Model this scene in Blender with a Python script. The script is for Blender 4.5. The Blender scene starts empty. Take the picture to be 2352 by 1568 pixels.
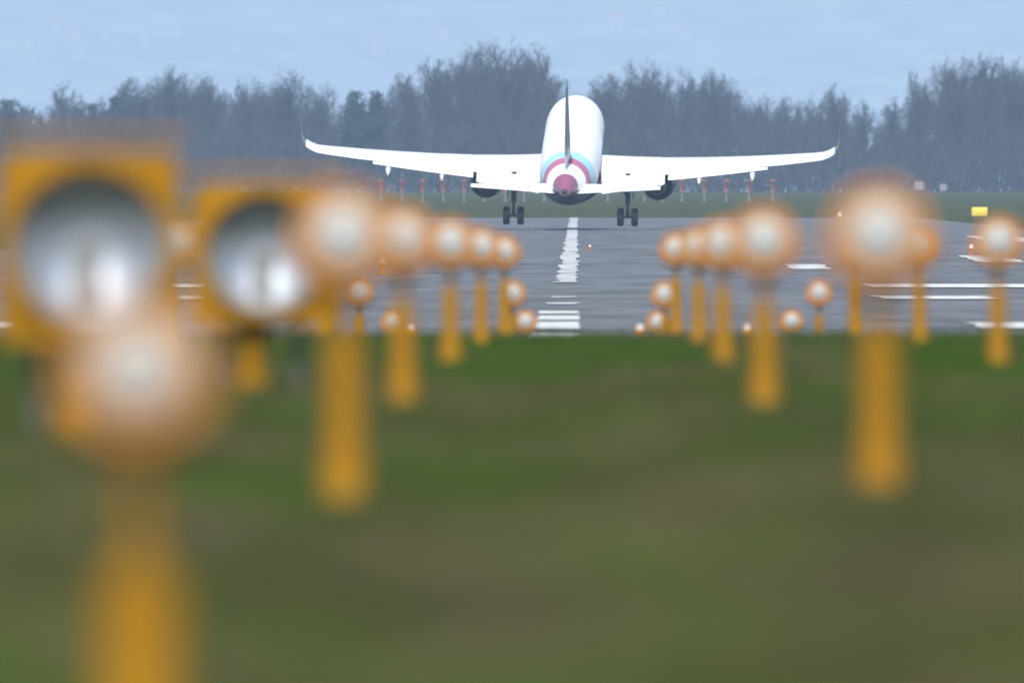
import bpy, math, random
from mathutils import Vector, Matrix
R = math.radians
S = bpy.context.scene
COL = S.collection

# ------------------------------------------------------------------ survey
# Distances come from the lens (600 mm on 36 mm film): a thing of known size
# gives its distance; u, v are bearings in 1/39200 rad, v = 500 is level.
FL = 39200.0
EYE = 1.2                                    # height of the camera over the datum
def at(u, v, d):
    """world point seen on bearing (u, v) at d metres down range"""
    return Vector(((u - 1176.0) / FL * d, d, EYE - (v - 500.0) / FL * d))

PROF = [(-80, -1.05), (20, -1.08), (31, -1.03), (58, -.875), (84, -.925), (114, -.955), (144, -1.035), (170, -1.165),
        (186, -1.33), (204, -1.55), (222, -2.0), (240, -2.2), (353, -2.22), (560, -2.42), (705, -2.46),
        (900, -1.72), (1136, -.76), (1320, -.35), (1500, .0), (2000, 2.0), (2850, 4.35), (3100, 4.75), (3400, 5.0), (9000, 7), (16000, 8)]
def lin(tab, x):
    if x <= tab[0][0]: return tab[0][1]
    for (a, b), (c, d) in zip(tab, tab[1:]):
        if x <= c: return b + (d - b) * (x - a) / (c - a)
    return tab[-1][1]
def ground(y):
    w = 6 if y < 300 else 40
    return EYE + (lin(PROF, y - w) + 2 * lin(PROF, y) + lin(PROF, y + w)) / 4
def axis(y):                                  # runway centre line: x as a function of y
    return .92 + .00397 * (y - 353)

# ------------------------------------------------------------------ materials
def mat(name, col, rough=.6, metal=0., col2=None, scale=4., coat=0., emit=None, estr=0., detail=4., bump=0., spec=.5, lo=.35, hi=.65):
    m = bpy.data.materials.new(name); m.use_nodes = True
    nt = m.node_tree; b = nt.nodes['Principled BSDF']
    b.inputs['Roughness'].default_value = rough
    b.inputs['Metallic'].default_value = metal
    b.inputs['Specular IOR Level'].default_value = spec
    b.inputs['Coat Weight'].default_value = coat
    c2 = col2 or tuple(min(1, c * .82) for c in col)
    tc = nt.nodes.new('ShaderNodeTexCoord'); nz = nt.nodes.new('ShaderNodeTexNoise')
    nz.inputs['Scale'].default_value = scale; nz.inputs['Detail'].default_value = detail
    rp = nt.nodes.new('ShaderNodeValToRGB')
    rp.color_ramp.elements[0].position = lo; rp.color_ramp.elements[1].position = hi
    rp.color_ramp.elements[0].color = (*c2, 1); rp.color_ramp.elements[1].color = (*col, 1)
    nt.links.new(tc.outputs['Object'], nz.inputs['Vector'])
    nt.links.new(nz.outputs['Fac'], rp.inputs['Fac'])
    nt.links.new(rp.outputs['Color'], b.inputs['Base Color'])
    if bump:
        bp = nt.nodes.new('ShaderNodeBump'); bp.inputs['Strength'].default_value = bump
        nt.links.new(nz.outputs['Fac'], bp.inputs['Height']); nt.links.new(bp.outputs['Normal'], b.inputs['Normal'])
    if emit:
        b.inputs['Emission Color'].default_value = (*emit, 1); b.inputs['Emission Strength'].default_value = estr
    return m

YEL = (.285, .140, .001)
M = {
 'yellow': mat('yellow_paint', YEL, .6, col2=(.215, .10, .001), scale=9, spec=.15),
 'orange': mat('orange_paint', (.47, .195, .030), .6, col2=(.40, .165, .022), scale=9, spec=.15),
 'lens': mat('lamp_glass', (.33, .345, .35), .3, col2=(.28, .30, .315), scale=12, emit=(1, .98, .96), estr=.07, coat=0., spec=.3),
 'steel': mat('grey_steel', (.12, .125, .12), .5, .3, col2=(.07, .075, .07), scale=10),
 'dark': mat('dark_rubber', (.010, .011, .014), .85, scale=8, spec=.2),
 'reflector': mat('polished_reflector', (.42, .46, .53), .56, .92, col2=(.38, .42, .49), scale=3),
 'bezel': mat('grey_bezel', (.19, .195, .195), .55, .1, scale=6),
 'white': mat('white_aircraft_paint', (.84, .85, .86), .35, col2=(.80, .81, .83), scale=.6, coat=.3),
 'silver': mat('bare_metal', (.45, .45, .46), .35, .9, scale=5),
 'nacelle': mat('dark_blue_engine_paint', (.012, .015, .03), .5, scale=2),
 'gear': mat('gear_grey_metal', (.035, .038, .045), .6, .2, scale=5),
 'paint': mat('road_marking_paint', (.82, .82, .80), .7, col2=(.28, .29, .30), scale=.9, lo=.40, hi=.58, detail=6),
 'red': mat('red_paint', (.26, .085, .065), .5, scale=3),
 'whitemast': mat('white_mast_paint', (.20, .20, .20), .5, scale=3),
 'signyellow': mat('sign_yellow', (.75, .58, .04), .5, scale=3),
 'bark': mat('grey_bark', (.034, .033, .034), .9, col2=(.024, .024, .025), scale=1.5),
 'twig': mat('bare_twigs', (.038, .038, .041), .9, col2=(.024, .025, .028), scale=.25),
 'twig2': mat('bare_twigs_reddish', (.045, .042, .043), .9, col2=(.028, .027, .029), scale=.25),
 'needles': mat('evergreen_foliage', (.030, .042, .032), .8, col2=(.018, .027, .022), scale=.5),
 'scrub': mat('scrub_twigs', (.033, .034, .035), .9, col2=(.024, .025, .027), scale=.08),
 'wallpale': mat('pale_render_wall', (.33, .29, .285), .8, scale=.3),
 'rooftile': mat('roof_tiles', (.30, .22, .19), .8, scale=.5),
 'windowdark': mat('window_glass', (.05, .06, .08), .1, scale=1),
 'winglet': mat('winglet_blue_grey', (.15, .19, .27), .4, scale=2),  # even blue-grey, darker than the wing
 'belly': mat('belly_painted_shade', (.022, .008, .036), .8, scale=1, spec=.1),  # underside shade put into the colour; the fairing itself is white
 'vanwhite': mat('van_paint', (.19, .20, .22), .4, scale=1, coat=.3),
}

# ------------------------------------------------------------------ mesh helper
class MB:
    def __init__(s): s.v = []; s.f = []
    def add(s, vs, fs):
        o = len(s.v); s.v += [tuple(v) for v in vs]; s.f += [tuple(i + o for i in f) for f in fs]; return s
    def box(s, c, size, bev=0.0):
        cx, cy, cz = c; hx, hy, hz = (k / 2 for k in size)
        if not bev:
            vs = [(cx + a * hx, cy + b * hy, cz + d * hz) for a in (-1, 1) for b in (-1, 1) for d in (-1, 1)]
            return s.add(vs, [(0, 1, 3, 2), (4, 6, 7, 5), (0, 4, 5, 1), (2, 3, 7, 6), (0, 2, 6, 4), (1, 5, 7, 3)])
        # rounded rectangle in x-z, swept along y with chamfered ends
        pr = []
        for (a, d, st) in ((1, 1, 0), (-1, 1, 90), (-1, -1, 180), (1, -1, 270)):
            for k in range(4):
                t = R(st + k * 30); pr.append((a * (hx - bev) + bev * math.cos(t), d * (hz - bev) + bev * math.sin(t)))
        n = len(pr); vs = []
        for (yy, sc) in ((-hy, .97), (-hy + bev * .4, 1), (hy - bev * .4, 1), (hy, .97)):
            vs += [(cx + p * sc, cy + yy, cz + q * sc) for p, q in pr]
        fs = [(r * n + i, r * n + (i + 1) % n, (r + 1) * n + (i + 1) % n, (r + 1) * n + i) for r in range(3) for i in range(n)]
        fs += [tuple(range(n - 1, -1, -1)), tuple(range(3 * n, 4 * n))]
        return s.add(vs, fs)
    def lathe(s, prof, o=(0, 0, 0), ax='z', n=24, cap=True):
        """prof: list of (radius, t along axis)"""
        o = Vector(o); vs = []
        for r, t in prof:
            for i in range(n):
                a = 2 * math.pi * i / n; c, q = r * math.cos(a), r * math.sin(a)
                p = {'z': (c, q, t), 'y': (c, t, q), 'x': (t, c, q)}[ax]
                vs.append(o + Vector(p))
        m = len(prof)
        fs = [(k * n + i, k * n + (i + 1) % n, (k + 1) * n + (i + 1) % n, (k + 1) * n + i) for k in range(m - 1) for i in range(n)]
        if cap: fs += [tuple(range(n - 1, -1, -1)), tuple(range((m - 1) * n, m * n))]
        return s.add(vs, fs)
    def tube(s, pts, rads, n=6, cap=True):
        pts = [Vector(p) for p in pts]; vs = []
        for i, p in enumerate(pts):
            d = (pts[min(i + 1, len(pts) - 1)] - pts[max(i - 1, 0)])
            d = d.normalized() if d.length > 1e-9 else Vector((0, 0, 1))
            a = d.cross(Vector((0, 0, 1)) if abs(d.z) < .9 else Vector((1, 0, 0))).normalized(); b = d.cross(a)
            r = rads[i] if isinstance(rads, (list, tuple)) else rads
            vs += [p + (a * math.cos(2 * math.pi * k / n) + b * math.sin(2 * math.pi * k / n)) * r for k in range(n)]
        m = len(pts)
        fs = [(k * n + i, k * n + (i + 1) % n, (k + 1) * n + (i + 1) % n, (k + 1) * n + i) for k in range(m - 1) for i in range(n)]
        if cap: fs += [tuple(range(n - 1, -1, -1)), tuple(range((m - 1) * n, m * n))]
        return s.add(vs, fs)
    def loft(s, rings, cap=True):
        n = len(rings[0]); vs = [p for r in rings for p in r]; m = len(rings)
        fs = [(k * n + i, k * n + (i + 1) % n, (k + 1) * n + (i + 1) % n, (k + 1) * n + i) for k in range(m - 1) for i in range(n)]
        if cap: fs += [tuple(range(n - 1, -1, -1)), tuple(range((m - 1) * n, m * n))]
        return s.add(vs, fs)
    def build(s, name, m, parent=None, loc=(0, 0, 0), smooth=True, angle=35):
        me = bpy.data.meshes.new(name); me.from_pydata(s.v, [], s.f); me.materials.append(m)
        import bmesh
        bm = bmesh.new(); bm.from_mesh(me); bmesh.ops.recalc_face_normals(bm, faces=bm.faces) if len(bm.faces) < 60000 and smooth else None
        bm.to_mesh(me); bm.free(); me.update()
        if smooth:
            me.polygons.foreach_set('use_smooth', [True] * len(me.polygons))
            try: me.set_sharp_from_angle(angle=R(angle))
            except Exception: pass
        o = bpy.data.objects.new(name, me); COL.objects.link(o); o.location = loc
        if parent: o.parent = parent
        return o

def thing(name, label, cat, loc=(0, 0, 0), group=None, rz=0.):
    o = bpy.data.objects.new(name, None); COL.objects.link(o); o.location = loc; o.rotation_euler = (0, 0, rz)
    o.empty_display_size = .2; o['label'] = label; o['category'] = cat
    if group: o['group'] = group
    return o
def tag(o, label, cat, group=None):
    o['label'] = label; o['category'] = cat
    if group: o['group'] = group
    return o
def copy_tree(o, parent=None):
    c = o.copy(); COL.objects.link(c); c.parent = parent
    if parent: c.matrix_parent_inverse = o.matrix_parent_inverse.copy()
    for ch in list(o.children): copy_tree(ch, c)
    return c

# ------------------------------------------------------------------ terrain
def terrain_material():
    m = bpy.data.materials.new('airfield_grass'); m.use_nodes = True
    nt = m.node_tree; b = nt.nodes['Principled BSDF']; b.inputs['Roughness'].default_value = .95
    b.inputs['Specular IOR Level'].default_value = 0.
    N = nt.nodes.new; L = nt.links.new
    tc = N('ShaderNodeTexCoord')
    def noise(scale, detail=3, stretch=(1, 1, 1)):
        mp = N('ShaderNodeMapping'); mp.inputs['Scale'].default_value = stretch
        n = N('ShaderNodeTexNoise'); n.inputs['Scale'].default_value = scale; n.inputs['Detail'].default_value = detail
        L(tc.outputs['Object'], mp.inputs['Vector']); L(mp.outputs['Vector'], n.inputs['Vector']); return n
    def ramp(n, stops):
        r = N('ShaderNodeValToRGB'); e = r.color_ramp.elements
        e[0].position, e[0].color = stops[0][0], (*stops[0][1], 1); e[1].position, e[1].color = stops[1][0], (*stops[1][1], 1)
        for p, c in stops[2:]: k = e.new(p); k.color = (*c, 1)
        L(n.outputs['Fac'], r.inputs['Fac']); return r
    a = ramp(noise(1.3, 3, (1.2, .13, 1)), [(.34, (.064, .060, .025)), (.50, (.054, .063, .022)), (.64, (.042, .067, .015))])
    c = ramp(noise(1.5, 4, (1, .22, 1)), [(.3, (.64, .66, .66)), (.7, (1.32, 1.32, 1.38))])
    d = ramp(noise(1.7, 2, (1, .15, 1)), [(.48, (0, 0, 0)), (.68, (.75, .75, .75))])
    mul = N('ShaderNodeMix'); mul.data_type = 'RGBA'; mul.blend_type = 'MULTIPLY'; mul.inputs[0].default_value = 1
    L(a.outputs['Color'], mul.inputs[6]); L(c.outputs['Color'], mul.inputs[7])
    dry = N('ShaderNodeMix'); dry.data_type = 'RGBA'; dry.inputs[7].default_value = (.074, .067, .034, 1)
    L(d.outputs['Color'], dry.inputs[0]); L(mul.outputs[2], dry.inputs[6])
    # lusher strip towards the runway
    sp = N('ShaderNodeSeparateXYZ'); L(tc.outputs['Object'], sp.inputs[0])
    mr = N('ShaderNodeValToRGB'); e = mr.color_ramp.elements; e[0].position = .30; e[0].color = (0, 0, 0, 1); e[1].position = .50; e[1].color = (1, 1, 1, 1)
    k = e.new(.68); k.color = (1, 1, 1, 1); k = e.new(.80); k.color = (0, 0, 0, 1)
    sc = N('ShaderNodeMath'); sc.operation = 'MULTIPLY'; sc.inputs[1].default_value = 1 / 220; L(sp.outputs['Y'], sc.inputs[0]); L(sc.outputs[0], mr.inputs['Fac'])
    gn = ramp(noise(.9, 2, (.8, .05, 1)), [(.42, (0, 0, 0)), (.60, (.85, .85, .85))])
    mm = N('ShaderNodeMath'); mm.operation = 'MULTIPLY'; L(mr.outputs['Color'], mm.inputs[0]); L(gn.outputs['Color'], mm.inputs[1])
    lush = N('ShaderNodeMix'); lush.data_type = 'RGBA'; lush.inputs[7].default_value = (.028, .066, .005, 1)
    L(mm.outputs[0], lush.inputs[0]); L(dry.outputs[2], lush.inputs[6]); L(lush.outputs[2], b.inputs['Base Color'])
    return m
M['grass'] = terrain_material()

def ystations():
    ys = [-80 + 5 * i for i in range(16)] + [float(i) for i in range(0, 340)]
    y = 340.
    while y < 3300: ys.append(y); y += 6
    while y < 9800: ys.append(y); y += 120
    return ys
YS = ystations()
xs_half = [0]
while xs_half[-1] < 12: xs_half.append(xs_half[-1] + .5)
while xs_half[-1] < 2600: xs_half.append(xs_half[-1] * 1.22)
XS = sorted(set([-x for x in xs_half] + xs_half))
rng = random.Random(4)
ph = [(rng.uniform(.12, .9), rng.uniform(.04, .30), rng.uniform(0, 6.3)) for _ in range(9)]
def bumps(x, y):
    if y > 200 or y < 0: return 0.
    k = min(1, (200 - y) / 40, (y + 1) / 20)
    return k * .014 * sum(math.sin(a * x + b * y + c) for a, b, c in ph) / 2
def gz(x, y):
    return ground(y) + bumps(x, y)
mb = MB(); n = len(XS)
for y in YS:
    dz = -.07 if y > 262 else 0
    for x in XS: mb.v.append((x, y, gz(x, y) + dz))
mb.f = [(j * n + i, j * n + i + 1, (j + 1) * n + i + 1, (j + 1) * n + i) for j in range(len(YS) - 1) for i in range(n - 1)]
g = mb.build('ground', M['grass'], smooth=False); g['kind'] = 'structure'
g.data.polygons.foreach_set('use_smooth', [True] * len(g.data.polygons))

# runway asphalt: rubber streaks, patches
def asphalt():
    m = bpy.data.materials.new('runway_asphalt'); m.use_nodes = True
    nt = m.node_tree; b = nt.nodes['Principled BSDF']; b.inputs['Roughness'].default_value = .8
    b.inputs['Specular IOR Level'].default_value = .25
    N = nt.nodes.new; L = nt.links.new
    tc = N('ShaderNodeTexCoord')
    def layer(scale, st, lo, hi, c0, c1, det=5):
        mp = N('ShaderNodeMapping'); mp.inputs['Scale'].default_value = st
        z = N('ShaderNodeTexNoise'); z.inputs['Scale'].default_value = scale; z.inputs['Detail'].default_value = det
        r = N('ShaderNodeValToRGB'); r.color_ramp.elements[0].position = lo; r.color_ramp.elements[1].position = hi
        r.color_ramp.elements[0].color = (c0, c0, c0, 1); r.color_ramp.elements[1].color = (c1, c1, c1, 1)
        L(tc.outputs['Object'], mp.inputs['Vector']); L(mp.outputs['Vector'], z.inputs['Vector']); L(z.outputs['Fac'], r.inputs['Fac']); return r
    a = layer(.5, (1, .30, 1), .38, .60, .64, 1.10); c = layer(.06, (1, .5, 1), .35, .65, .88, 1.10); d = layer(2.2, (.6, .12, 1), .30, .55, .80, 1.05)
    m1 = N('ShaderNodeMix'); m1.data_type = 'RGBA'; m1.blend_type = 'MULTIPLY'; m1.inputs[0].default_value = 1
    m2 = N('ShaderNodeMix'); m2.data_type = 'RGBA'; m2.blend_type = 'MULTIPLY'; m2.inputs[0].default_value = 1
    m3 = N('ShaderNodeMix'); m3.data_type = 'RGBA'; m3.blend_type = 'MULTIPLY'; m3.inputs[0].default_value = 1
    L(a.outputs['Color'], m1.inputs[6]); L(c.outputs['Color'], m1.inputs[7])
    L(m1.outputs[2], m2.inputs[6]); L(d.outputs['Color'], m2.inputs[7])
    L(m2.outputs[2], m3.inputs[6]); m3.inputs[7].default_value = (.130, .135, .145, 1)
    L(m3.outputs[2], b.inputs['Base Color'])
    return m
M['asphalt'] = asphalt()

def strip(name, m, x0, x1, y0, y1, lift, ragged=0, seed=1):
    """flat strip beside the centre line (offsets x0..x1), following the runway's own profile"""
    ys = [y0] + [y for y in YS if y0 + .3 < y < y1 - .3] + [y1]
    r = random.Random(seed); mb = MB()
    for y in ys:
        for x in (x0, x1):
            mb.v.append((axis(y) + x + (r.uniform(-ragged, ragged)), y, lin_ground(y) + lift))
    mb.f = [(2 * i, 2 * i + 1, 2 * i + 3, 2 * i + 2) for i in range(len(ys) - 1)]
    o = mb.build(name, m, smooth=False); return o
import bisect
GY = [ground(y) for y in YS]
def lin_ground(y):
    i = max(1, min(len(YS) - 1, bisect.bisect_left(YS, y)))
    a, b = YS[i - 1], YS[i]; return GY[i - 1] + (GY[i] - GY[i - 1]) * (y - a) / (b - a)

o = strip('runway', M['asphalt'], -30, 30, 268, 1490, 0.); o['kind'] = 'structure'
M['worn'] = mat('worn_marking_paint', (.62, .61, .62), .75, col2=(.24, .245, .255), scale=.7, lo=.36, hi=.62, detail=6)
def mark(name, *a, m=None, **k):
    o = strip(name, m or M['paint'], *a, **k); o['kind'] = 'structure'
# centre line dashes (wider and close-set near the threshold, then long dashes)
for y0, y1 in ((316, 327), (339, 362), (371, 389), (399, 412)):
    mark('runway_centreline', -.47, .47, y0, y1, .03, ragged=.03, seed=int(y0))
for y0, y1 in ((452, 463), (500, 508), (640, 722), (724, 790), (792, 880), (882, 1000)):
    mark('runway_centreline', -.40, .38, y0, y1, .03, ragged=.14, seed=int(y0), m=M['worn'])
for y0, y1 in ((1002, 1160), (1165, 1300), (1305, 1480)):
    mark('runway_centreline', -.34, .32, y0, y1, .03, ragged=.08, seed=int(y0), m=M['worn'])
for sgn in (-1, 1):
    for (a, b, y0, y1) in ((8.6, 15.5, 341, 360), (9.2, 12.6, 489, 512), (10.6, 18.0, 588, 622), (9.8, 11.6, 752, 784), (24, 27, 980, 1040)):
        mark('touchdown_marking', *sorted((sgn * a, sgn * b)), y0, y1, .03, ragged=.12, seed=int(y0 + sgn))
    mark('runway_edge_line', *sorted((sgn * 19.3, sgn * 21.4)), 800, 850, .03, ragged=.2, seed=5 + sgn)

# ------------------------------------------------------------------ hills with far houses
def hill_z(x, y):
    b = 8 + .165 * max(0, y - 14350) + 14 * math.sin(x * .004 + y * .0011) * min(1, max(0, (y - 14300) / 900))
    return b + 4 * math.sin(x * .021 + 1) * math.sin(y * .013) * min(1, max(0, (y - 14300) / 500))
mb = MB(); hx = [-2600 + 50 * i for i in range(105)]; hy = [9700 + 80 * i for i in range(110)]
for y in hy:
    for x in hx: mb.v.append((x, y, hill_z(x, y)))
n = len(hx)
mb.f = [(j * n + i, j * n + i + 1, (j + 1) * n + i + 1, (j + 1) * n + i) for j in range(len(hy) - 1) for i in range(n - 1)]
M['hill'] = mat('wooded_hillside', (.30, .285, .25), .95, col2=(.19, .20, .17), scale=.016, detail=5)
h = mb.build('hills', M['hill'], smooth=True, angle=80); h['kind'] = 'structure'

def far_house(u, v, w, hgt, label, tall=False, group=None):
    y = 14400.
    for _ in range(60):
        p = at(u, v, y); y += (p.z - hill_z(p.x, y)) / .165 * .5
    p = at(u, v, y); z = hill_z(p.x, y) - 2
    t = thing('hillside_block' if tall else 'hillside_house', label, 'building' if tall else 'house', (p.x, y, z), group)
    w, hgt = w * .95, hgt * 1.0 + 2
    MB().box((0, 0, hgt / 2), (w, w * .8, hgt)).build('wall', M['wallpale'], t, smooth=False)
    if tall:
        MB().box((0, 0, hgt + .4), (w + .8, w * .8 + .8, .8)).build('roof', M['wallpale'], t, smooth=False)
    else:
        q = w / 2 + .5; e = w * .4 + .5
        MB().add([(-q, -e, hgt + .01), (q, -e, hgt + .01), (q, e, hgt + .01), (-q, e, hgt + .01), (-q, 0, hgt + w * .28), (q, 0, hgt + w * .28)],
                 [(0, 1, 5, 4), (2, 3, 4, 5), (0, 4, 3), (1, 2, 5), (0, 3, 2, 1)]).build('roof', M['rooftile'], t, smooth=False)
HG = 'pale houses scattered on the hazy hillside'
far_house(870, 128, 13, 21, 'tall pale apartment block on the hazy hillside, left of the highest bare tree', True)
for u, v, w, hh, lb in (
    (130, 68, 10, 8, 'pale house near the top left corner, highest of the hillside houses there'),
    (168, 84, 13, 9, 'wide pale house just right of the highest house on the left hillside'),
    (244, 82, 9, 10, 'narrow pale house on the hillside above the bare trees on the left'),
    (70, 108, 10, 9, 'pale house on the hillside close to the left edge of the view'),
    (78, 152, 9, 8, 'small pale house low on the hillside, closest to the trees at far left'),
    (182, 134, 12, 8, 'pale house low on the hillside right above the leftmost thin bare tree'),
    (330, 100, 11, 7, 'pale house on the hillside straight above the round bare crown at left'),
    (405, 82, 10, 8, 'pale house on the hillside right of the round bare crown at left'),
    (545, 120, 10, 7, 'pale house alone above the long even stretch of bare treetops'),
    (1016, 92, 10, 12, 'pale house peeping over the left shoulder of the highest bare tree'),
    (1415, 58, 14, 9, 'pale house on the hillside above and right of the tail fin'),
    (1512, 36, 12, 8, 'pale house highest on the hillside to the right of the airliner'),
    (1575, 92, 13, 9, 'pale house just over the bare trees right of the airliner'),
    (1880, 70, 10, 7, 'pale house alone above the right wing tip')):
    far_house(u, v, w, hh, lb, group=HG)

# ------------------------------------------------------------------ trees
def strip_face(mb, p, q, w, r):
    d = (q - p); s_ = d.cross(Vector((r.uniform(-1, 1), r.uniform(-1, 1), r.uniform(-.3, .3))))
    if s_.length < 1e-6: return
    s_ = s_.normalized() * w
    mb.add([p - s_, p + s_, q + s_ * .35, q - s_ * .35], [(0, 1, 2, 3)])
def bare_tree(seed, spread=1.0, limbs=11, low=.22, fan=.9):
    """unit: 20 m tall bare winter tree"""
    r = random.Random(seed); H = 20.; tr = MB(); cr = MB()
    pts = [Vector((0, 0, -.6))]; d = Vector((r.uniform(-.05, .05), r.uniform(-.05, .05), 1))
    for k in range(7):
        pts.append(pts[-1] + d * (H * .62 / 7)); d = (d + Vector((r.uniform(-.09, .09), r.uniform(-.09, .09), 0))).normalized()
    tr.tube(pts, [.42 - .045 * k for k in range(8)], 8)
    def grow(p, d, L, rad, lev):
        seg = 3 if lev < 3 else 2; q = p.copy(); path = [q.copy()]
        for k in range(seg):
            d = (d + Vector((r.uniform(-.22, .22), r.uniform(-.22, .22), r.uniform(-.08, .10)))).normalized()
            q = q + d * (L / seg); path.append(q.copy())
        if lev < 3: cr.tube(path, [rad * (1 - .24 * k) for k in range(seg + 1)], 5 if lev < 2 else 3, cap=False)
        else:
            for a, b in zip(path, path[1:]): strip_face(cr, a, b, max(rad, .018), r)
        if lev == 4: return
        nch = (0, 7, 7, 9)[lev]
        for c in range(nch):
            f = (c + r.uniform(.3, 1)) / nch; i = min(seg - 1, int(f * seg)); pp = path[i].lerp(path[i + 1], f * seg - i)
            az = r.uniform(0, 6.283); tilt = r.uniform(.5, 1.15)
            s_ = d.cross(Vector((math.cos(az), math.sin(az), .2))).normalized()
            nd = (d * math.cos(tilt) + s_ * math.sin(tilt) + Vector((0, 0, .05))).normalized()
            grow(pp, nd, L * r.uniform(.40, .56), rad * .48, lev + 1)
    for k in range(limbs):
        f = low + (1 - low) * (k + r.uniform(.1, .9)) / limbs; i = min(6, int(f * 7)); p = pts[i].lerp(pts[i + 1], f * 7 - i)
        az = k * 2.4 + r.uniform(-.5, .5); out = fan * spread * r.uniform(.55, 1.0) * (1.1 - .55 * f)
        grow(p, Vector((math.cos(az) * out, math.sin(az) * out, 1)).normalized(), H * r.uniform(.30, .40) * (1.10 - .30 * f), .17, 1)
    def dome(p):
        q = Vector((p[0] / (.34 * spread ** .5), p[1] / (.34 * spread ** .5), max(0, p[2] - 10.5) / .46 if p[2] > 10.5 else (p[2] - 10.5) / .9)) / H
        k = q.length
        if k <= .85: return p
        f = (.85 + (k - .85) * .28) / k
        return (p[0] * f, p[1] * f, 10.5 + (p[2] - 10.5) * f)
    cr.v = [dome(v) for v in cr.v]
    top = max(v[2] for v in cr.v)
    cr.v = [(x, y, z * H / top) for x, y, z in cr.v]; tr.v = [(x, y, z * H / top if z > 0 else z) for x, y, z in tr.v]
    return tr, cr
def evergreen(seed, narrow=1.):
    r = random.Random(seed); H = 20.; tr = MB(); cr = MB()
    tr.tube([(0, 0, -.6), (0, 0, 6), (.1, 0, 13)], [.4, .3, .12], 8)
    for k in range(1500):
        z = r.uniform(.08, 1) ; rad = (4.3 * (1 - z ** 3) ** .6 + .3) * narrow * (.75 + .25 * math.sin(z * 23 + seed))
        a = r.uniform(0, 6.283); q = rad * (.8 + .35 * math.sin(3 * a + 9 * z + seed)) * math.sqrt(r.uniform(.05, 1)); z = min(1, z * (.82 + .2 * math.sin(2 * a + seed) ** 2)); c = Vector((q * math.cos(a), q * math.sin(a), z * H * .98))
        for j in range(5):
            p = c + Vector((r.uniform(-.5, .5), r.uniform(-.5, .5), r.uniform(-.4, .4)))
            strip_face(cr, p, p + Vector((r.uniform(-.5, .5), r.uniform(-.5, .5), r.uniform(-.3, .4))), .12, r)
    return tr, cr
protos = []
for i, (sd, sp, lb, lw) in enumerate(((3, 1.0, 12, .2), (8, 1.25, 13, .18), (15, .7, 11, .25), (21, 1.05, 14, .15), (34, .85, 12, .3))):
    tr, cr = bare_tree(sd, sp, lb, lw)
    t = thing('bare_tree', '', 'tree')
    tr.build('trunk', M['bark'], t); cr.build('crown', M['twig2' if i in (1, 4) else 'twig'], t, smooth=False)
    protos.append([t, False])
for sd, nr in ((5, 1.), (9, .75)):
    tr, cr = evergreen(sd, nr)
    t = thing('evergreen_tree', '', 'tree'); tr.build('trunk', M['bark'], t); cr.build('crown', M['needles'], t, smooth=False)
    protos.append([t, False])
TOP = [(-60, 215), (0, 228), (60, 243), (110, 203), (160, 188), (205, 205), (245, 214), (300, 175), (340, 150), (385, 146), (430, 152), (470, 168),
       (510, 168), (545, 176), (600, 171), (660, 160), (720, 167), (770, 192), (820, 200), (870, 205), (900, 178), (950, 152), (1000, 126), (1050, 106),
       (1100, 90), (1160, 83), (1220, 92), (1255, 118), (1285, 170), (1340, 188), (1380, 168), (1430, 138), (1480, 131), (1530, 146), (1570, 157),
       (1620, 157), (1655, 152), (1690, 178), (1740, 193), (1800, 198), (1870, 196), (1920, 190), (1980, 203), (2050, 203), (2090, 160), (2130, 146),
       (2180, 122), (2250, 118), (2300, 126), (2352, 121), (2420, 130)]
def place(k, u, v_top, d, label, group, wid=1., rz=None, r=random):
    pr = protos[k]
    o = pr[0] if not pr[1] else copy_tree(pr[0]); pr[1] = True
    d += 410; p = at(u, 0, d); z = gz(p.x, d) - .1; h = at(u, v_top, d).z - z
    s = h / 20.; o.location = (p.x, d, z); o.scale = (s * wid, s * wid, s); o.rotation_euler = (0, 0, r.uniform(0, 6.28) if rz is None else rz)
    o['label'] = label; o['group'] = group
    return o
BG = 'bare trees in the belt beyond the runway'
EG = 'evergreens among the bare trees'
r = random.Random(77)
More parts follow.
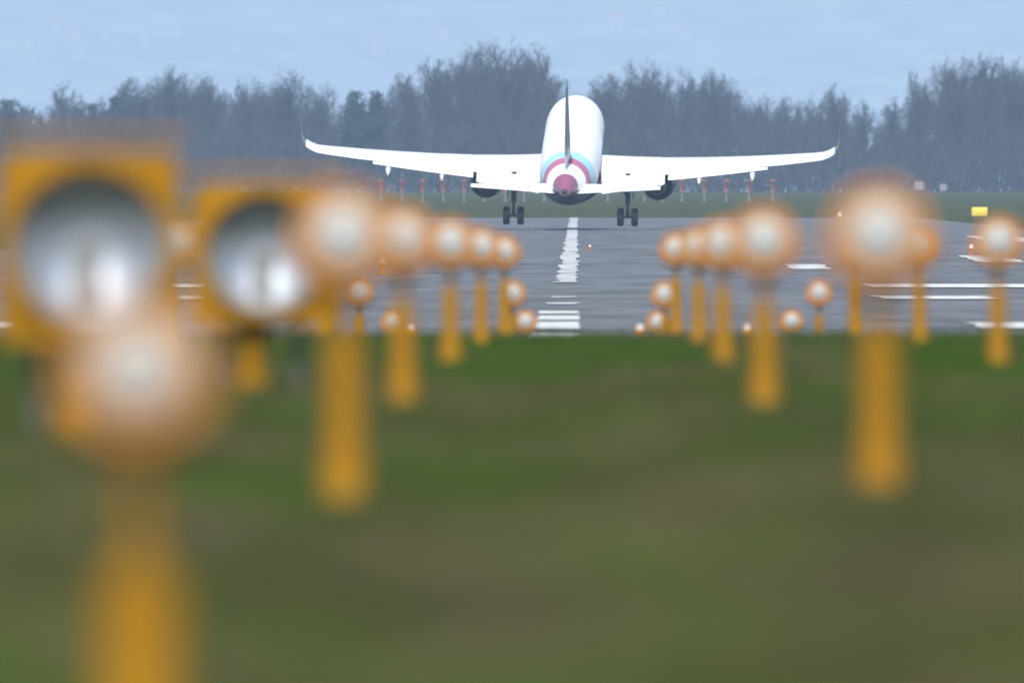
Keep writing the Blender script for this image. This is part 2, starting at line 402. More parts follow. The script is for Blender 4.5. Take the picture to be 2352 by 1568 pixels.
named = [
 (1, 1165, 80, 2470, 1.05, 'tallest bare tree, its round crown rising just left of the tail fin'),
 (3, 1085, 92, 2500, .9, 'tall bare tree with a leaning crown, joined to the left side of the tallest one'),
 (0, 1010, 124, 2480, .8, 'bare tree forming the left shoulder below the tallest crown'),
 (2, 940, 155, 2490, .8, 'bare tree directly above the middle of the left wing, right of the dark evergreens'),
 (4, 1232, 96, 2490, .6, 'bare tree forming the right edge of the tallest crown, left beside the tail fin'),
 (0, 378, 143, 2470, .85, 'bare tree with open round crown standing highest on the left, over the flasher units'),
 (2, 318, 165, 2490, .8, 'bare tree leaning on the left side of the open round crown at left'),
 (4, 150, 184, 2470, .75, 'thin bare tree with see-through crown near the left edge'),
 (3, 660, 158, 2480, 1.0, 'bare tree with broad rounded crown above the left winglet'),
 (1, 575, 170, 2485, .8, 'bare tree with flat crown left of the broad rounded one above the left winglet'),
 (2, 480, 164, 2495, .7, 'narrow bare tree in the dip right of the open round crown at left'),
 (1, 1475, 129, 2470, .8, 'tallest bare tree right of the airliner, above its right wing'),
 (0, 1650, 150, 2480, .65, 'bare tree with a pointed right corner above the middle of the right wing'),
 (4, 1560, 154, 2490, .7, 'bare tree between the two peaks above the right wing'),
 (3, 1395, 163, 2485, .7, 'bare tree just right of the white fuselage, under the taller crown'),
 (2, 2105, 150, 2465, .45, 'lone thin bare tree sticking up left of the big crowns at right edge'),
 (1, 2185, 119, 2470, .8, 'tall bare tree starting the big crowns at the right edge'),
 (3, 2265, 116, 2485, .8, 'tallest bare tree of the big crowns at the right edge'),
 (0, 2335, 120, 2470, .8, 'tall bare tree cut by the right edge of the view'),
 (4, 1925, 188, 2475, .7, 'bare tree poking slightly above the even treetops over the right wing tip'),
]
for k, u, v, d, w, lb in named: place(k, u, v, d, lb, BG, w, r=r)
for k, u, v, d, w, lb in ((5, 18, 227, 2455, 1.7, 'dark evergreen at the left edge, in front of the bare trees'),
                          (6, 265, 218, 2458, 1.3, 'dark evergreen between the thin see-through tree and the open round crown'),
                          (5, 212, 236, 2456, 1.2, 'low dark evergreen at the foot of the thin see-through tree'),
                          (5, 815, 207, 2458, 1.2, 'dark evergreen in the gap left of the tallest crown'),
                          (6, 865, 207, 2460, 1.3, 'narrow dark evergreen on the right side of the gap left of the tallest crown'),
                          (6, 330, 222, 2456, 1.2, 'dark evergreen under the open round crown at left')):
    place(k, u, v, d, lb, EG, w, r=r)
front_lb = 'bare grey tree in the dense front of the belt, merging with its neighbours'
back_lb = 'bare grey tree deep in the belt, hidden behind the front row'
u = -40.
while u < 2400:
    place(r.choice((0, 1, 2, 3, 4)), u, lin(TOP, u) + r.uniform(4, 34), r.uniform(2500, 2540), front_lb, BG, r.uniform(.65, .95), r=r); u += r.uniform(44, 66)
u = -30.
while u < 2400:
    place(r.choice((0, 1, 3, 4)), u, lin(TOP, u) + r.uniform(14, 60), r.uniform(2560, 2640), back_lb, BG, r.uniform(.8, 1.1), r=r); u += r.uniform(50, 74)
# scrub at the foot of the belt
mb = MB(); r = random.Random(12)
for k in range(15000):
    u = r.uniform(-150, 2500); d = r.uniform(2850, 3020); p = at(u, 0, d); z = gz(p.x, d)
    hm = 11 + 2.5 * math.sin(u * .011 + 1) + 1.8 * math.sin(u * .037) + 1.2 * math.sin(u * .09 + 2) + (d - 2850) * .02
    b = Vector((p.x, d, z + r.uniform(-.05, .75) * hm))
    for j in range(5):
        q = b + Vector((r.uniform(-.9, .9), r.uniform(-.9, .9), r.uniform(-.6, .8)))
        strip_face(mb, q, q + Vector((r.uniform(-.7, .7), r.uniform(-.5, .5), r.uniform(.4, 1.7))), r.uniform(.05, .16), r)
s = mb.build('undergrowth', M['scrub'], smooth=False); s['kind'] = 'stuff'

# ------------------------------------------------------------------ localizer antenna row, far signs, vans
def antenna():
    t = thing('antenna_mast', '', 'antenna')
    MB().lathe([(.16, -.3), (.16, .1), (.07, .15), (.06, 1.5)], n=10).build('mast', M['whitemast'], t)
    m_ = MB().tube([(0, -.9, 2.4), (0, .9, 2.5)], .09, 8)
    for k in range(5): m_.tube([(-.30 + .03 * k, -.75 + .38 * k, 2.41 + .02 * k), (.30 - .03 * k, -.75 + .38 * k, 2.41 + .02 * k)], .04, 6)
    m_.box((0, 0, 1.75), (.34, .3, 1.5), .04); m_.build('antenna_head', M['red'], t)
    return t
ant = antenna(); first = True
AG = 'row of red antenna masts beyond the runway end'
albl = {875: 'leftmost red antenna mast, below the outer part of the left wing', 1775: 'rightmost red antenna mast of the row, below the outer right wing, with white foot showing',
        1720: 'second red antenna mast from the right end of the row', 1668: 'third red antenna mast from the right end of the row', 1618: 'fourth red antenna mast from the right end of the row',
        1566: 'red antenna mast just right of the right engine',
        971: 'red antenna mast third from the left end of the row', 1018: 'red antenna mast fourth from the left end of the row, near the left engine',
        923: 'red antenna mast second from the left end of the row',
        1160: 'red antenna mast just left of the left landing gear leg', 1204: 'red antenna mast just right of the left landing gear leg'}
for u in (875, 923, 971, 1018, 1066, 1112, 1160, 1204, 1250, 1300, 1348, 1396, 1440, 1480, 1522, 1566, 1618, 1668, 1720, 1775):
    o = ant if first else copy_tree(ant); first = False
    p = at(u, 0, 2000); o.location = (p.x, 2000, gz(p.x, 2000) - .07); o.scale = (1.15, 1.15, 1.0)
    o['label'] = albl.get(u, 'red antenna mast of the row, mostly hidden behind the airliner'); o['group'] = AG

p = at(2250, 486, 1480)
t = thing('marker_board', 'yellow marker board on the grass right of the runway, behind a lit approach lamp', 'sign', (p.x, 1480, gz(p.x, 1480) - .07))
MB().box((0, 0, .62), (1.35, .12, .75), .03).build('board', M['signyellow'], t)
for sx in (-.45, .45): MB().box((sx, .0, .12), (.08, .08, .3)).build('leg', M['steel'], t)

def van(u, d, label, s=1.):
    p = at(u, 0, d); t = thing('parked_van', label, 'van', (p.x, d, gz(p.x, d) - .07), 'vans parked by the trees', rz=R(84)); t.scale = (s, s, s)
    prof = [(-2.4, .45), (-2.4, 1.9), (-2.2, 2.15), (.9, 2.15), (1.6, 1.35), (2.4, 1.1), (2.5, .45)]
    MB().loft([[(x, y * (1 if z < 1.5 else .9), z) for x, z in prof] for y in (-.95, .95)]).build('body', M['vanwhite'], t, smooth=False)
    for x in (-1.5, 1.6):
        for y in (-.85, .85): MB().lathe([(.36, y - .1), (.36, y + .1)], (x, 0, .36), 'y', 16).build('wheel', M['dark'], t)
    MB().box((.95, .0, 1.72), (.7, 1.76, .5)).build('window', M['windowdark'], t, smooth=False)
van(2112, 2790, 'white van parked under the trees, above the right approach lamps', .8)
van(2168, 2805, 'smaller pale van parked under the trees, right of the white van', .62)

def edge_light(u, d, label, k=1.):
    p = at(u, 0, d); t = thing('runway_light', label, 'runway light', (p.x, d, lin_ground(d))); t.scale = (k, k, k)
    MB().lathe([(.14, 0), (.14, .05), (.05, .07), (.05, .22), (.1, .25), (.1, .3)], n=14).build('stem', M['orange'], t)
    MB().lathe([(.1, .3), (.11, .36), (.08, .46), (.02, .5)], n=14).build('lens', M['edgelens'], t)
M['edgelens'] = mat('edge_lamp_glass', (.55, .48, .43), .15, scale=10, emit=(1, .80, .68), estr=.25)
edge_light(1930, 1290, 'small lit runway edge lamp seen left above the large right lamp', 1.7)
edge_light(1355, 900, 'small lit lamp on the asphalt right of the centre line', .6)
edge_light(880, 720, 'small lit runway lamp showing between the blurred left lamps', 1.5)
edge_light(2428 * .919, 860, 'small lit runway edge lamp at the right, beside the end of the white edge line', 1.1)

# ------------------------------------------------------------------ approach lamps
def make_lamp():
    t = thing('approach_lamp', '', 'approach light')
    # local: lamp centre at z = 0, post runs down (stretched to reach the ground)
    hs = MB().lathe([(.030, .17), (.070, .15), (.100, .06), (.108, -.03), (.140, -.055), (.152, -.085), (.152, -.10), (.126, -.10), (.122, -.065)], ax='y', n=32, cap=False)
    hs.lathe([(.0005, .171), (.030, .17)], ax='y', n=32, cap=False)
    h_ = hs.build('housing', M['orange'], t)
    MB().lathe([(.121, -.064), (.112, -.080), (.085, -.098), (.045, -.109), (.001, -.112)], ax='y', n=28, cap=False).build('lens', M['lens'], h_)
    br = MB().tube([(-.150, .02, .0), (-.150, .02, -.10), (-.08, .02, -.155), (0, .02, -.165), (.08, .02, -.155), (.150, .02, -.10), (.150, .02, 0)], .013, 8)
    br.lathe([(.03, -.15), (.02, .15)], (0, .02, 0), 'x', 10) if False else None
    br.build('bracket', M['orange'], t)
    return t
def lens_material():
    # soft lamp halo painted into the glass: pale middle, peach towards the rim
    m = bpy.data.materials.new('lamp_glass_painted_halo'); m.use_nodes = True
    nt = m.node_tree; b = nt.nodes['Principled BSDF']; b.inputs['Roughness'].default_value = .4; b.inputs['Specular IOR Level'].default_value = .2
    N = nt.nodes.new; L = nt.links.new
    tc = N('ShaderNodeTexCoord'); mp = N('ShaderNodeMapping'); mp.inputs['Scale'].default_value = (1, 0, 1); ln = N('ShaderNodeVectorMath'); ln.operation = 'LENGTH'
    L(tc.outputs['Object'], mp.inputs['Vector']); L(mp.outputs['Vector'], ln.inputs[0])
    sc = N('ShaderNodeMath'); sc.operation = 'MULTIPLY'; sc.inputs[1].default_value = 1 / .121; L(ln.outputs['Value'], sc.inputs[0])
    def rp(stops):
        r = N('ShaderNodeValToRGB'); e = r.color_ramp.elements; e[0].position = stops[0][0]; e[0].color = (*stops[0][1], 1); e[1].position = stops[-1][0]; e[1].color = (*stops[-1][1], 1)
        for p, c in stops[1:-1]: k = e.new(p); k.color = (*c, 1)
        L(sc.outputs[0], r.inputs['Fac']); return r
    L(rp([(.0, (.27, .305, .33)), (.34, (.27, .305, .33)), (.64, (.38, .33, .28)), (1., (.42, .27, .16))]).outputs['Color'], b.inputs['Base Color'])
    L(rp([(.0, (.95, 1, 1)), (.35, (.5, .52, .52)), (.6, (0, 0, 0)), (1., (0, 0, 0))]).outputs['Color'], b.inputs['Emission Color']); b.inputs['Emission Strength'].default_value = .08
    return m
M['lens'] = lens_material()
lamp0 = make_lamp(); used = [False]; lamp_head = list(lamp0.children)
def copy_lamp():
    c = lamp0.copy(); COL.objects.link(c)
    for ch in lamp_head: copy_tree(ch, c)
    return c
def lamp(u, v, d, label, group, scale=1., thick=1., frac=.76):
    o = lamp0 if not used[0] else copy_lamp(); used[0] = True
    p = at(u, v, d); o.location = p; o['label'] = label; o['group'] = group; scale *= 1.06; o.scale = (scale,) * 3
    o.rotation_euler = (R(-2.5), 0, R((u * 7 % 5) - 2))
    g0 = (gz(p.x, d) - p.z) / scale - .03           # ground below the lamp, in the lamp's own frame
    st = g0 + (-.165 - g0) * frac
    MB().tube([(0, .02, -.165), (0, .02, st)], .026, 12).build('stem', M['yellow'], o)
    MB().lathe([(k_ * thick, z_) for k_, z_ in ((.078, g0), (.078, g0 + .02), (.071, g0 + .03), (.070, g0 + (st - g0) * .26), (.055, g0 + (st - g0) * .42), (.054, g0 + (st - g0) * .9), (.050, st), (.024, st + .02))], (0, .02, 0), n=20).build('base_post', M['yellow'], o)
LG = 'approach lamps on yellow posts'
L_ = 'lit approach lamp on a yellow post'
lamp(320, 850, 31.3, 'nearest lamp of all, huge and blurred in the left foreground, low over the grass', LG, .80, 1.65, .64)
for u, v, d, lb in (
  (790, 540, 56, 'large blurred lamp on thick yellow post just right of the smaller square flasher unit'),
  (925, 547, 84, 'blurred lamp second from the square flasher units in the left row'),
  (1035, 556, 114, 'blurred lamp third from the square flasher units in the left row'),
  (1105, 566, 144, 'blurred lamp fourth from the square flasher units in the left row'),
  (1158, 576, 174, 'blurred lamp ending the left row, nearest the left landing gear'),
  (2020, 536, 56, 'largest blurred lamp on the right, on the thickest yellow post there'),
  (1755, 550, 84, 'large blurred lamp at the right end of the tight row right of the centre line'),
  (1660, 558, 114, 'blurred lamp second from the right in the tight row right of the centre line'),
  (1605, 564, 144, 'blurred lamp second from the left in the tight row right of the centre line'),
  (1553, 570, 174, 'blurred lamp at the left end of the tight row right of the centre line'),
  (2292, 552, 114, 'blurred lamp on a yellow post closest to the right edge'),
  (2112, 562, 144, 'blurred lamp tucked against the right side of the largest right lamp'),
  (1962, 574, 174, 'blurred lamp tucked against the left side of the largest right lamp, on a thin post'),
  (405, 556, 114, 'dim blurred lamp showing in the gap between the two square flasher units'),
  (745, 574, 174, 'blurred lamp mostly hidden between the smaller square flasher unit and the lamp right of it')): lamp(u, v, d, lb, LG)
for u, v, d, lb in (
  (1177, 673, 204, 'small lamp low above the asphalt, upper of the two left of the centre line'),
  (1207, 737, 234, 'small lamp at the grass edge, lower of the two left of the centre line'),
  (1526, 675, 204, 'small lamp low above the asphalt, upper of the two right of the centre line'),
  (1511, 739, 234, 'small lamp at the grass edge, lower of the two right of the centre line'),
  (1881, 671, 204, 'small lamp on its own stem against the asphalt, left of the largest right post'),
  (1818, 736, 234, 'small lamp at the grass edge, right of the thick post of the tight row'),
  (900, 738, 234, 'small lamp at the grass edge, half hidden by the second post of the left row'),
  (828, 672, 204, 'small lamp behind the large blurred lamp right of the smaller flasher unit')): lamp(u, v, d, lb, 'small approach lamps by the threshold', .92)
def threshold_light(u, d, label):
    p = at(u, 0, d); t = thing('threshold_light', label, 'threshold light', (p.x, d, gz(p.x, d) - .07 - .02), 'low orange threshold lights'); t.scale = (.62, .62, .72)
    MB().lathe([(.12, 0), (.12, .05), (.045, .07), (.045, .62)], n=14).build('stem', M['orange'], t)
    MB().lathe([(.05, .62), (.12, .66), (.13, .76), (.10, .80)], n=16).build('housing', M['orange'], t)
    MB().lathe([(.09, .80), (.08, .85), (.03, .89)], n=14).build('lens', M['edgelens'], t)
threshold_light(1470, 264, 'low orange threshold light left of the lower small lamp right of the centre line')
threshold_light(1715, 264, 'low orange threshold light left of the thick post of the tight row')
threshold_light(948, 264, 'low orange threshold light right of the second post of the left row')

# ------------------------------------------------------------------ square flasher units
def flasher(u, v, d, label, w, h, yaw, k=1.):
    c = at(u, v, d); g0 = (gz(c.x, d) - c.z) / k
    t = thing('flasher_unit', label, 'flasher', c, 'square flasher units', rz=R(yaw)); t.scale = (k, k, k)
    rd = .264
    # front plate with a round hole (square outline lofted to the circle)
    mb = MB(); n = 48; rings = []
    def sq(a, hw, hh, up):
        cx, sz = math.cos(a), math.sin(a); k = min(hw / max(abs(cx), 1e-6), hh / max(abs(sz), 1e-6)); return cx * k, sz * k + up
    up = -.005
    for (mode, yy, sc) in (('s', .30, .93), ('s', -.02, 1.), ('s', -.05, .985), ('c', -.05, rd + .045), ('c', -.085, rd + .040), ('c', -.085, rd + .012), ('c', -.03, rd + .012)):
        ring = []
        for i in range(n):
            a = 2 * math.pi * (i + .5) / n
            x, z = sq(a, w / 2 * sc, h / 2 * sc, up) if mode == 's' else (sc * math.cos(a), sc * math.sin(a))
            ring.append((x, yy, z))
        rings.append(ring)
    mb.loft(rings, cap=False); mb.f.append(tuple(range(n)))
    hb = mb.build('housing', M['yellow'], t, angle=30)
    MB().lathe([(rd + .011, -.055), (rd - .004, -.06), (rd - .010, -.03), (rd - .045, -.012), (rd - .050, .006)], ax='y', n=48, cap=False).build('bezel', M['bezel'], hb)
    dish = [((rd - .045) * k / 10, .095 * (1 - (k / 10) ** 2)) for k in range(10, 0, -1)] + [(.002, .095)]
    MB().lathe([(r_, y_) for r_, y_ in dish], ax='y', n=48, cap=False).build('reflector', M['reflector'], hb)
    fl = MB().lathe([(.045, .10), (.045, .03), (.03, .01), (.002, .005)], ax='y', n=20, cap=False)
    fl.box((-.01, .02, -.135), (.095, .07, .21), .008)  # strut added to split the sun glint in the dish in two
    fl.build('flash_tube_and_glint_strut', M['bezel'], hb)
    MB().box((0, .13, h / 2 + up + .062), (w * 1.05, .40, .022), .009).build('lid', M['yellow'], hb)
    bt = -h / 2 + up
    MB().lathe([(.085, g0 - .03), (.085, g0 + .03), (.05, g0 + .05), (.058, (bt + g0) / 2), (.075, bt - .02), (.12, bt + .005)], (-.055, .1, 0), n=18).build('post', M['yellow'], t)
    for sx in (-.175, .165):
        MB().tube([(sx, .16, bt + .01), (sx, .16, g0 - .03)], .026, 10).build('leg', M['steel'], t)
flasher(205, 568, 69, 'larger square yellow flasher unit with round reflector at the left edge', .645, .68, 3, 1.15)
flasher(608, 584, 91, 'smaller square yellow flasher unit with round reflector, right of the larger one', .665, .66, 2, 1.152)

# ------------------------------------------------------------------ grass blades
mb = MB(); r = random.Random(9)
for k in range(26000):
    y = 30 + 170 * r.random() ** 1.25; x = r.uniform(-1, 1) * (.034 * y + 1.4)
    z = gz(x, y) - .01; hh = r.uniform(.03, .085) * (1.5 if r.random() < .12 else 1); a = r.uniform(0, 3.14); w = .0045 + y * .00006
    dx, dy = math.cos(a) * w, math.sin(a) * w; lx, ly = r.uniform(-.03, .03), r.uniform(-.03, .03)
    mb.add([(x - dx, y - dy, z), (x + dx, y + dy, z), (x + lx, y + ly, z + hh)], [(0, 1, 2)])
gr = mb.build('grass', M['grass'], smooth=False); gr['kind'] = 'stuff'

# ------------------------------------------------------------------ airliner
def livery():
    m = bpy.data.materials.new('fuselage_livery_and_belly_shade'); m.use_nodes = True
    nt = m.node_tree; b = nt.nodes['Principled BSDF']; b.inputs['Roughness'].default_value = .45; b.inputs['Specular IOR Level'].default_value = .3
    N = nt.nodes.new; L = nt.links.new
    tc = N('ShaderNodeTexCoord'); sp = N('ShaderNodeSeparateXYZ'); L(tc.outputs['Object'], sp.inputs[0])
    mr = N('ShaderNodeMapRange'); mr.inputs[1].default_value = -20; mr.inputs[2].default_value = 0; L(sp.outputs['Y'], mr.inputs[0])
    rp = N('ShaderNodeValToRGB'); rp.color_ramp.interpolation = 'CONSTANT'
    W = (.84, .85, .86, 1); CY = (.36, .70, .82, 1); PK = (.46, .12, .23, 1)
    def pos(x): return (18 - x + 20) / 20           # x metres from the nose
    e = rp.color_ramp.elements; e[0].position = 0; e[0].color = (.27, .085, .155, 1); e[1].position = pos(35.1); e[1].color = W
    for p_, c in ((32.4, PK), (30.5, CY), (28.1, W)): k = e.new(pos(p_)); k.color = c
    L(mr.outputs[0], rp.inputs['Fac'])
    # rear fuselage belly: its shade painted over the livery as dark purple
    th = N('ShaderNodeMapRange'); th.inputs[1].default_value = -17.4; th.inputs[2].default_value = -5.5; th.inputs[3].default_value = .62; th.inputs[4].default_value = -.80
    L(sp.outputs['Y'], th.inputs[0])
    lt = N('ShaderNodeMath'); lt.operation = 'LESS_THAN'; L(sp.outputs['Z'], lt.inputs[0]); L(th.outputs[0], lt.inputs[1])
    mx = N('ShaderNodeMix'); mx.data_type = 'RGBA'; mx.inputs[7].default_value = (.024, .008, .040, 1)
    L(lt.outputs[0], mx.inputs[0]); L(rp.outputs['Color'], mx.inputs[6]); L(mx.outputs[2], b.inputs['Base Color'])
    return m
M['livery'] = livery()
def fin_material():
    m = bpy.data.materials.new('fin_livery'); m.use_nodes = True
    nt = m.node_tree; b = nt.nodes['Principled BSDF']; b.inputs['Roughness'].default_value = .35
    N = nt.nodes.new; L = nt.links.new
    tc = N('ShaderNodeTexCoord'); sp = N('ShaderNodeSeparateXYZ'); L(tc.outputs['Object'], sp.inputs[0])
    mr = N('ShaderNodeMapRange'); mr.inputs[1].default_value = 1.8; mr.inputs[2].default_value = 7.9; L(sp.outputs['Z'], mr.inputs[0])
    rp = N('ShaderNodeValToRGB'); rp.color_ramp.interpolation = 'CONSTANT'; e = rp.color_ramp.elements
    e[0].position = 0; e[0].color = (.6, .5, .56, 1); e[1].position = .93; e[1].color = (.30, .62, .78, 1)
    for p_, c in ((.16, (.045, .02, .03, 1)), (.36, (.16, .10, .14, 1)), (.66, (.05, .17, .25, 1))): k = e.new(p_); k.color = c
    L(mr.outputs[0], rp.inputs['Fac']); L(rp.outputs['Color'], b.inputs['Base Color'])
    return m
M['fin'] = fin_material()
PA = at(1312, 360, 1136)
plane = thing('airliner', 'white airliner with pink and light blue tail bands, nose raised just over the runway', 'airplane', PA)
plane.rotation_mode = 'XYZ'
plane.matrix_world = Matrix.Translation(PA) @ Matrix.Rotation(R(-1.5), 4, 'Z') @ Matrix.Rotation(R(9.5), 4, 'X') @ Matrix.Rotation(R(.85), 4, 'Y')
def Y(x): return 18. - x                                  # metres from the nose -> local y
# fuselage rings: x, half width, half height, centre z
FS = [(0.02, .05, .05, -.55), (.35, .5, .5, -.50), (1.0, .95, .98, -.38), (2.0, 1.38, 1.42, -.22), (3.2, 1.70, 1.78, -.10), (4.6, 1.90, 2.0, -.02), (6.2, 1.975, 2.07, 0),
      (12, 1.975, 2.07, 0), (18, 1.975, 2.07, 0), (23.5, 1.975, 2.07, 0), (25.5, 1.95, 2.02, .05), (27.5, 1.86, 1.88, .18), (29.4, 1.70, 1.68, .34), (30.8, 1.53, 1.50, .47),
      (32.2, 1.33, 1.30, .60), (33.4, 1.13, 1.12, .71), (34.4, .95, .95, .79), (35.6, .70, .72, .88), (36.6, .48, .50, .82), (37.4, .30, .32, .78)]
rings = []
for x, hw, hh, zc in FS: rings.append([(hw * math.cos(2 * math.pi * i / 40), Y(x), zc + hh * math.sin(2 * math.pi * i / 40)) for i in range(40)])
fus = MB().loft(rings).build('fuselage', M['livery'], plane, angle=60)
MB().lathe([(.24, Y(37.39)), (.20, Y(37.62)), (.14, Y(37.62)), (.12, Y(37.42))], (0, 0, .785), 'y', 20, cap=True).build('exhaust', M['steel'], plane)
# belly fairing
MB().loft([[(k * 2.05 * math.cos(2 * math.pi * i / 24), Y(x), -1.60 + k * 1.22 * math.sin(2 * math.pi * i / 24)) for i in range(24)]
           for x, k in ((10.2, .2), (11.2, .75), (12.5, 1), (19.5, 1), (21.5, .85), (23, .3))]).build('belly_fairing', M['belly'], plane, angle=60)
def foil(x0, chord, thick, yl, z, twist=0., n=9, camber=.02):
    """airfoil ring at span yl: leading edge x0, going back"""
    up, lo = [], []
    for i in range(n + 1):
        t = (1 - math.cos(math.pi * i / n)) / 2
        th = thick * chord * 5 * (.2969 * math.sqrt(t) - .126 * t - .3516 * t * t + .2843 * t ** 3 - .1015 * t ** 4)
        c = camber * chord * 4 * t * (1 - t); zz = -math.tan(twist) * t * chord
        up.append((yl, Y(x0 + t * chord), z + c + th + zz)); lo.append((yl, Y(x0 + t * chord), z + c - th + zz))
    return up + lo[-2:0:-1]
def wing_le(s): return 11.9 + (s - 1.9) * .525
def wing_te(s): return 18.7 + max(0, s - 6.4) * .30 + min(s, 6.4) * .02
def wing_z(s): return -1.12 + (s - 1.9) * .090 + .0034 * max(0, s - 4) ** 2 + .32 * max(0, (s - 16.6) / .95) ** 2
for sg in (-1, 1):
    secs = []
    for s_, th in ((1.2, .15), (1.9, .15), (4, .13), (6.4, .115), (9, .11), (11.5, .11), (14, .105), (16, .10), (16.8, .10), (17.25, .10), (17.55, .095)):
        x0, x1 = wing_le(s_), wing_te(s_)
        if s_ < 13.2: x1 -= .28 * 1.0
        secs.append(foil(x0, x1 - x0, th, sg * s_, wing_z(s_), R(5.0 - .12 * s_)))
    wing = MB().loft(secs).build('wing', M['white'], plane, angle=50)
    # sharklet
    wl = []
    for s_, zz, sweep, ch in ((17.50, .0, .30, 1.5), (17.72, .16, .5, 1.35), (17.84, .6, .8, 1.15), (17.86, 1.3, 1.3, .85), (17.87, 2.1, 1.9, .5)):
        x0 = wing_le(17.) + sweep; z0 = wing_z(17.5) + zz - .02; k = min(1, .45 + zz / .6)
        ring = []
        base = foil(x0, ch, .08, 0, 0, 0, camber=.01)
        for (a, yy, hz) in base: ring.append((sg * (s_ - hz * k), yy, z0 + hz * (1 - k)))
        wl.append(ring)
    MB().loft(wl).build('winglet', M['winglet'], wing, angle=50)
    # flaps: two panels set down behind the wing box
    for a, b, df in ((2.1, 6.25, 17), (6.5, 13.1, 11)):
        sec = []
        for s_ in (a, (a + b) / 2, b):
            ch = (1.75 if df > 12 else 1.50) - .062 * s_; sec.append(foil(wing_te(s_) - .55, ch, .11, sg * s_, wing_z(s_) - (wing_te(s_) - wing_le(s_)) * math.tan(R(5.0 - .12 * s_)) - .03, R(df)))
        MB().loft(sec).build('flap', M['white'], wing, angle=50)
    for s_, ln in ((6.0, 2.9), (8.55, 2.7), (12.1, 2.3)):
        zb = wing_z(s_) - .42 - .13
        mb = MB().loft([[(sg * s_ + k * .20 * math.cos(2 * math.pi * i / 14), Y(wing_te(s_) + o_), zb + dz + k * .36 * math.sin(2 * math.pi * i / 14)) for i in range(14)]
                        for o_, k, dz in ((-ln, .1, .12), (-ln * .7, .8, 0), (-ln * .3, 1, -.05), (.2, .8, -.18), (.95, .12, -.30))])
        mb.build('flap_fairing', M['white'], wing, angle=60)
    # horizontal tail
    sec = [foil(31.0 + (s_ - .6) * .56, 4.0 - (s_ - .6) * .47, .10, sg * s_, .26 + (s_ - .6) * .085, R(-1), camber=0) for s_ in (.6, 2, 4, 5.6, 6.1, 6.22)]
    MB().loft(sec).build('tailplane', M['white'], plane, angle=50)
    # engine
    ex = sg * 5.75; ez = -2.45
    nac = [(.98, 10.4), (1.08, 10.25), (1.17, 10.45), (1.21, 11.2), (1.20, 12.4), (1.12, 13.6), (.98, 14.6), (.93, 14.62), (.95, 14.2), (.5, 13.9)]
    eng = MB().lathe([(r_, Y(x)) for r_, x in nac], (ex, 0, ez), 'y', 36, cap=False)
    eng.lathe([(.95, Y(10.5)), (.9, Y(11.4)), (.25, Y(11.5)), (.02, Y(10.9))], (ex, 0, ez), 'y', 36, cap=False)
    e_ = eng.build('engine', M['nacelle'], plane, angle=50)
    MB().lathe([(.62, Y(13.95)), (.60, Y(14.7)), (.46, Y(15.5)), (.40, Y(15.5)), (.36, Y(15.0)), (.24, Y(15.2)), (.02, Y(16.0))], (ex, 0, ez), 'y', 28, cap=False).build('nozzle', M['steel'], e_)
    MB().loft([[(ex + k * .16 * a, Y(x), z_) for a, z_ in ((-1, z0), (1, z0), (1, z1), (-1, z1))] for x, k, z0, z1 in ((10.9, .4, -1.25, -1.1), (13, 1, -1.3, -.92), (15.6, .3, -1.45, -1.15))]).build('pylon', M['white'], e_, smooth=False)
    # main gear
    gx = sg * 3.80; gyl = Y(18.0); gz_ = -4.02
    gear = MB().tube([(gx, gyl + .2, -1.1), (gx, gyl, -3.1)], [.19, .17], 12).tube([(gx, gyl, -3.0), (gx, gyl, gz_)], .10, 12)
    gear.tube([(gx - .48, gyl, gz_), (gx + .48, gyl, gz_)], .09, 10).tube([(gx, gyl, -2.6), (gx - sg * 1.4, gyl + .1, -1.4)], .07, 8)
    gear.tube([(gx, gyl - .17, -2.9), (gx, gyl - .42, -3.4), (gx, gyl - .12, -3.85)], .045, 6)
    gg = gear.build('main_gear', M['gear'], plane)
    for q in (-.47, .47):
        w_ = MB().lathe([(.25, -.19), (.52, -.22), (.605, -.15), (.615, 0), (.605, .15), (.52, .22), (.25, .19)], (gx + q, gyl, gz_), 'x', 28)
        ww = w_.build('wheel', M['dark'], gg)
        MB().lathe([(.24, -.205), (.10, -.21)], (gx + q, gyl, gz_), 'x', 16).lathe([(.24, .205), (.10, .21)], (gx + q, gyl, gz_), 'x', 16).build('rim', M['gear'], ww)
    MB().box((gx + sg * .36, gyl + .1, -2.05), (.06, 1.3, 1.3), .02).build('gear_door', M['gear'], gg)
# nose gear
ng = MB().tube([(0, Y(5.1), -1.7), (0, Y(4.9), -3.7)], [.12, .08], 10).tube([(-.3, Y(4.9), -3.7), (.3, Y(4.9), -3.7)], .06, 8).build('nose_gear', M['gear'], plane)
for q in (-.25, .25): MB().lathe([(.15, -.1), (.34, -.11), (.38, 0), (.34, .11), (.15, .1)], (q, Y(4.9), -3.7), 'x', 20).build('wheel', M['dark'], ng)
# fin and rudder
def finring(z, x0, x1, th):
    ch = x1 - x0; base = foil(x0, ch, th, 0, 0, camber=0); return [(hz, yy, z) for (_, yy, hz) in base]
FN = [(1.55, 27.6, 34.3), (2.2, 28.6, 34.6), (4, 30.5, 35.2), (6, 32.6, 35.85), (7.4, 34.1, 36.3), (8.1, 34.9, 36.5)]
fin = MB().loft([finring(z, a, b - .3 * (b - a), .10) for z, a, b in FN]).build('fin', M['fin'], plane, angle=50)
MB().loft([[(hz * .95, yy, z) for (_, yy, hz) in foil(b - .295 * (b - a), .295 * (b - a), .14, 0, 0, camber=0)] for z, a, b in FN[1:]]).build('rudder', M['fin'], fin, angle=50)

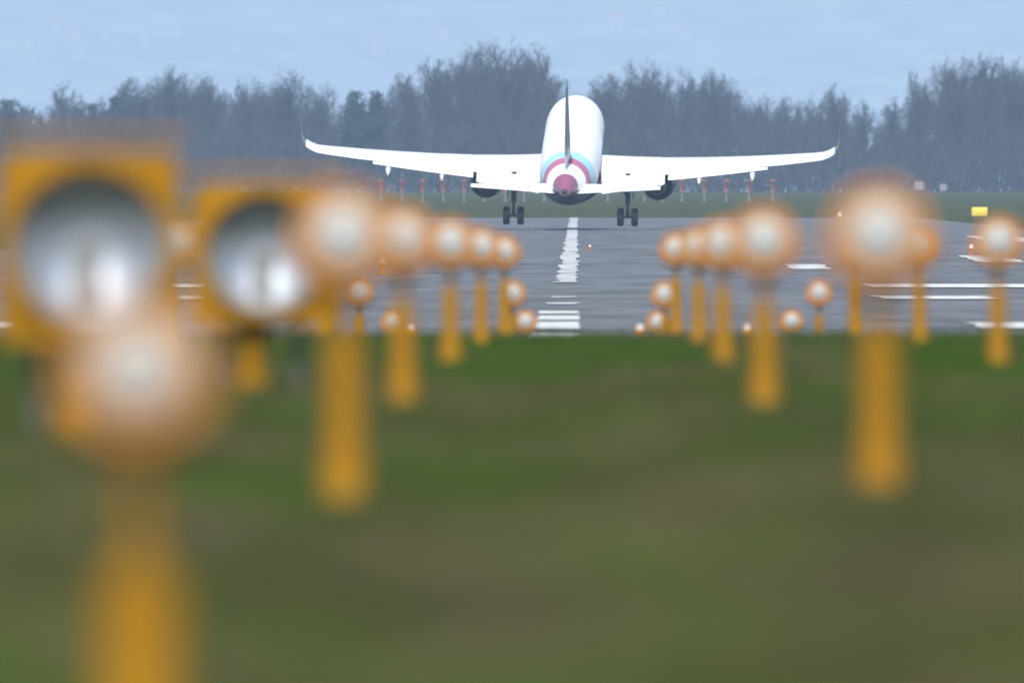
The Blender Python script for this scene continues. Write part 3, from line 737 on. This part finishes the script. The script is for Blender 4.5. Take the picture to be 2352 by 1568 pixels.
# ------------------------------------------------------------------ haze
HZ = MB().box((0, 9300, 447), (5600, 18900, 906)).build('haze', M['white'], smooth=False); HZ['kind'] = 'stuff'
hm = bpy.data.materials.new('haze_air'); hm.use_nodes = True; nt = hm.node_tree; nt.nodes.clear()
out = nt.nodes.new('ShaderNodeOutputMaterial'); pv = nt.nodes.new('ShaderNodeVolumePrincipled')
pv.inputs['Color'].default_value = (.41, .615, .92, 1); pv.inputs['Density'].default_value = .88e-4; pv.inputs['Anisotropy'].default_value = -.38
nt.links.new(pv.outputs['Volume'], out.inputs['Volume'])
HZ.data.materials.clear(); HZ.data.materials.append(hm)

# ------------------------------------------------------------------ light, sky, camera
EL, AZ = 46., 184.                                # sun high behind the camera, a little to its left
sd = Vector((math.sin(R(AZ)) * math.cos(R(EL)), math.cos(R(AZ)) * math.cos(R(EL)), math.sin(R(EL))))
sl = bpy.data.lights.new('sun', 'SUN'); sl.energy = 4.2; sl.angle = R(.5); sl.color = (1, .955, .89)
so = bpy.data.objects.new('sun', sl); COL.objects.link(so); so.rotation_euler = (-sd).to_track_quat('-Z', 'Y').to_euler(); so.location = (0, -20, 40)
w = bpy.data.worlds.new('World'); S.world = w; w.use_nodes = True; nt = w.node_tree
bg = nt.nodes['Background']; sk = nt.nodes.new('ShaderNodeTexSky'); sk.sky_type = 'NISHITA'; sk.sun_disc = False
sk.sun_elevation = R(EL); sk.sun_rotation = R(AZ); sk.air_density = 1.2; sk.dust_density = 1.0
nt.links.new(sk.outputs['Color'], bg.inputs['Color']); bg.inputs['Strength'].default_value = .11
cam = bpy.data.cameras.new('camera'); co = bpy.data.objects.new('camera', cam); COL.objects.link(co); S.camera = co
cam.lens = 600; cam.sensor_width = 36; cam.clip_start = .5; cam.clip_end = 60000
co.location = (0, 0, EYE); co.rotation_euler = (R(90) - math.atan(284 / FL), 0, 0)
cam.dof.use_dof = True; cam.dof.focus_distance = 710; cam.dof.aperture_fstop = 3.6; cam.dof.aperture_blades = 0
S.render.engine = 'CYCLES'
S.view_settings.view_transform = 'Standard'; S.view_settings.look = 'None'; S.view_settings.exposure = .55; S.view_settings.gamma = 1
S.cycles.use_denoising = True
S.cycles.max_bounces = 6
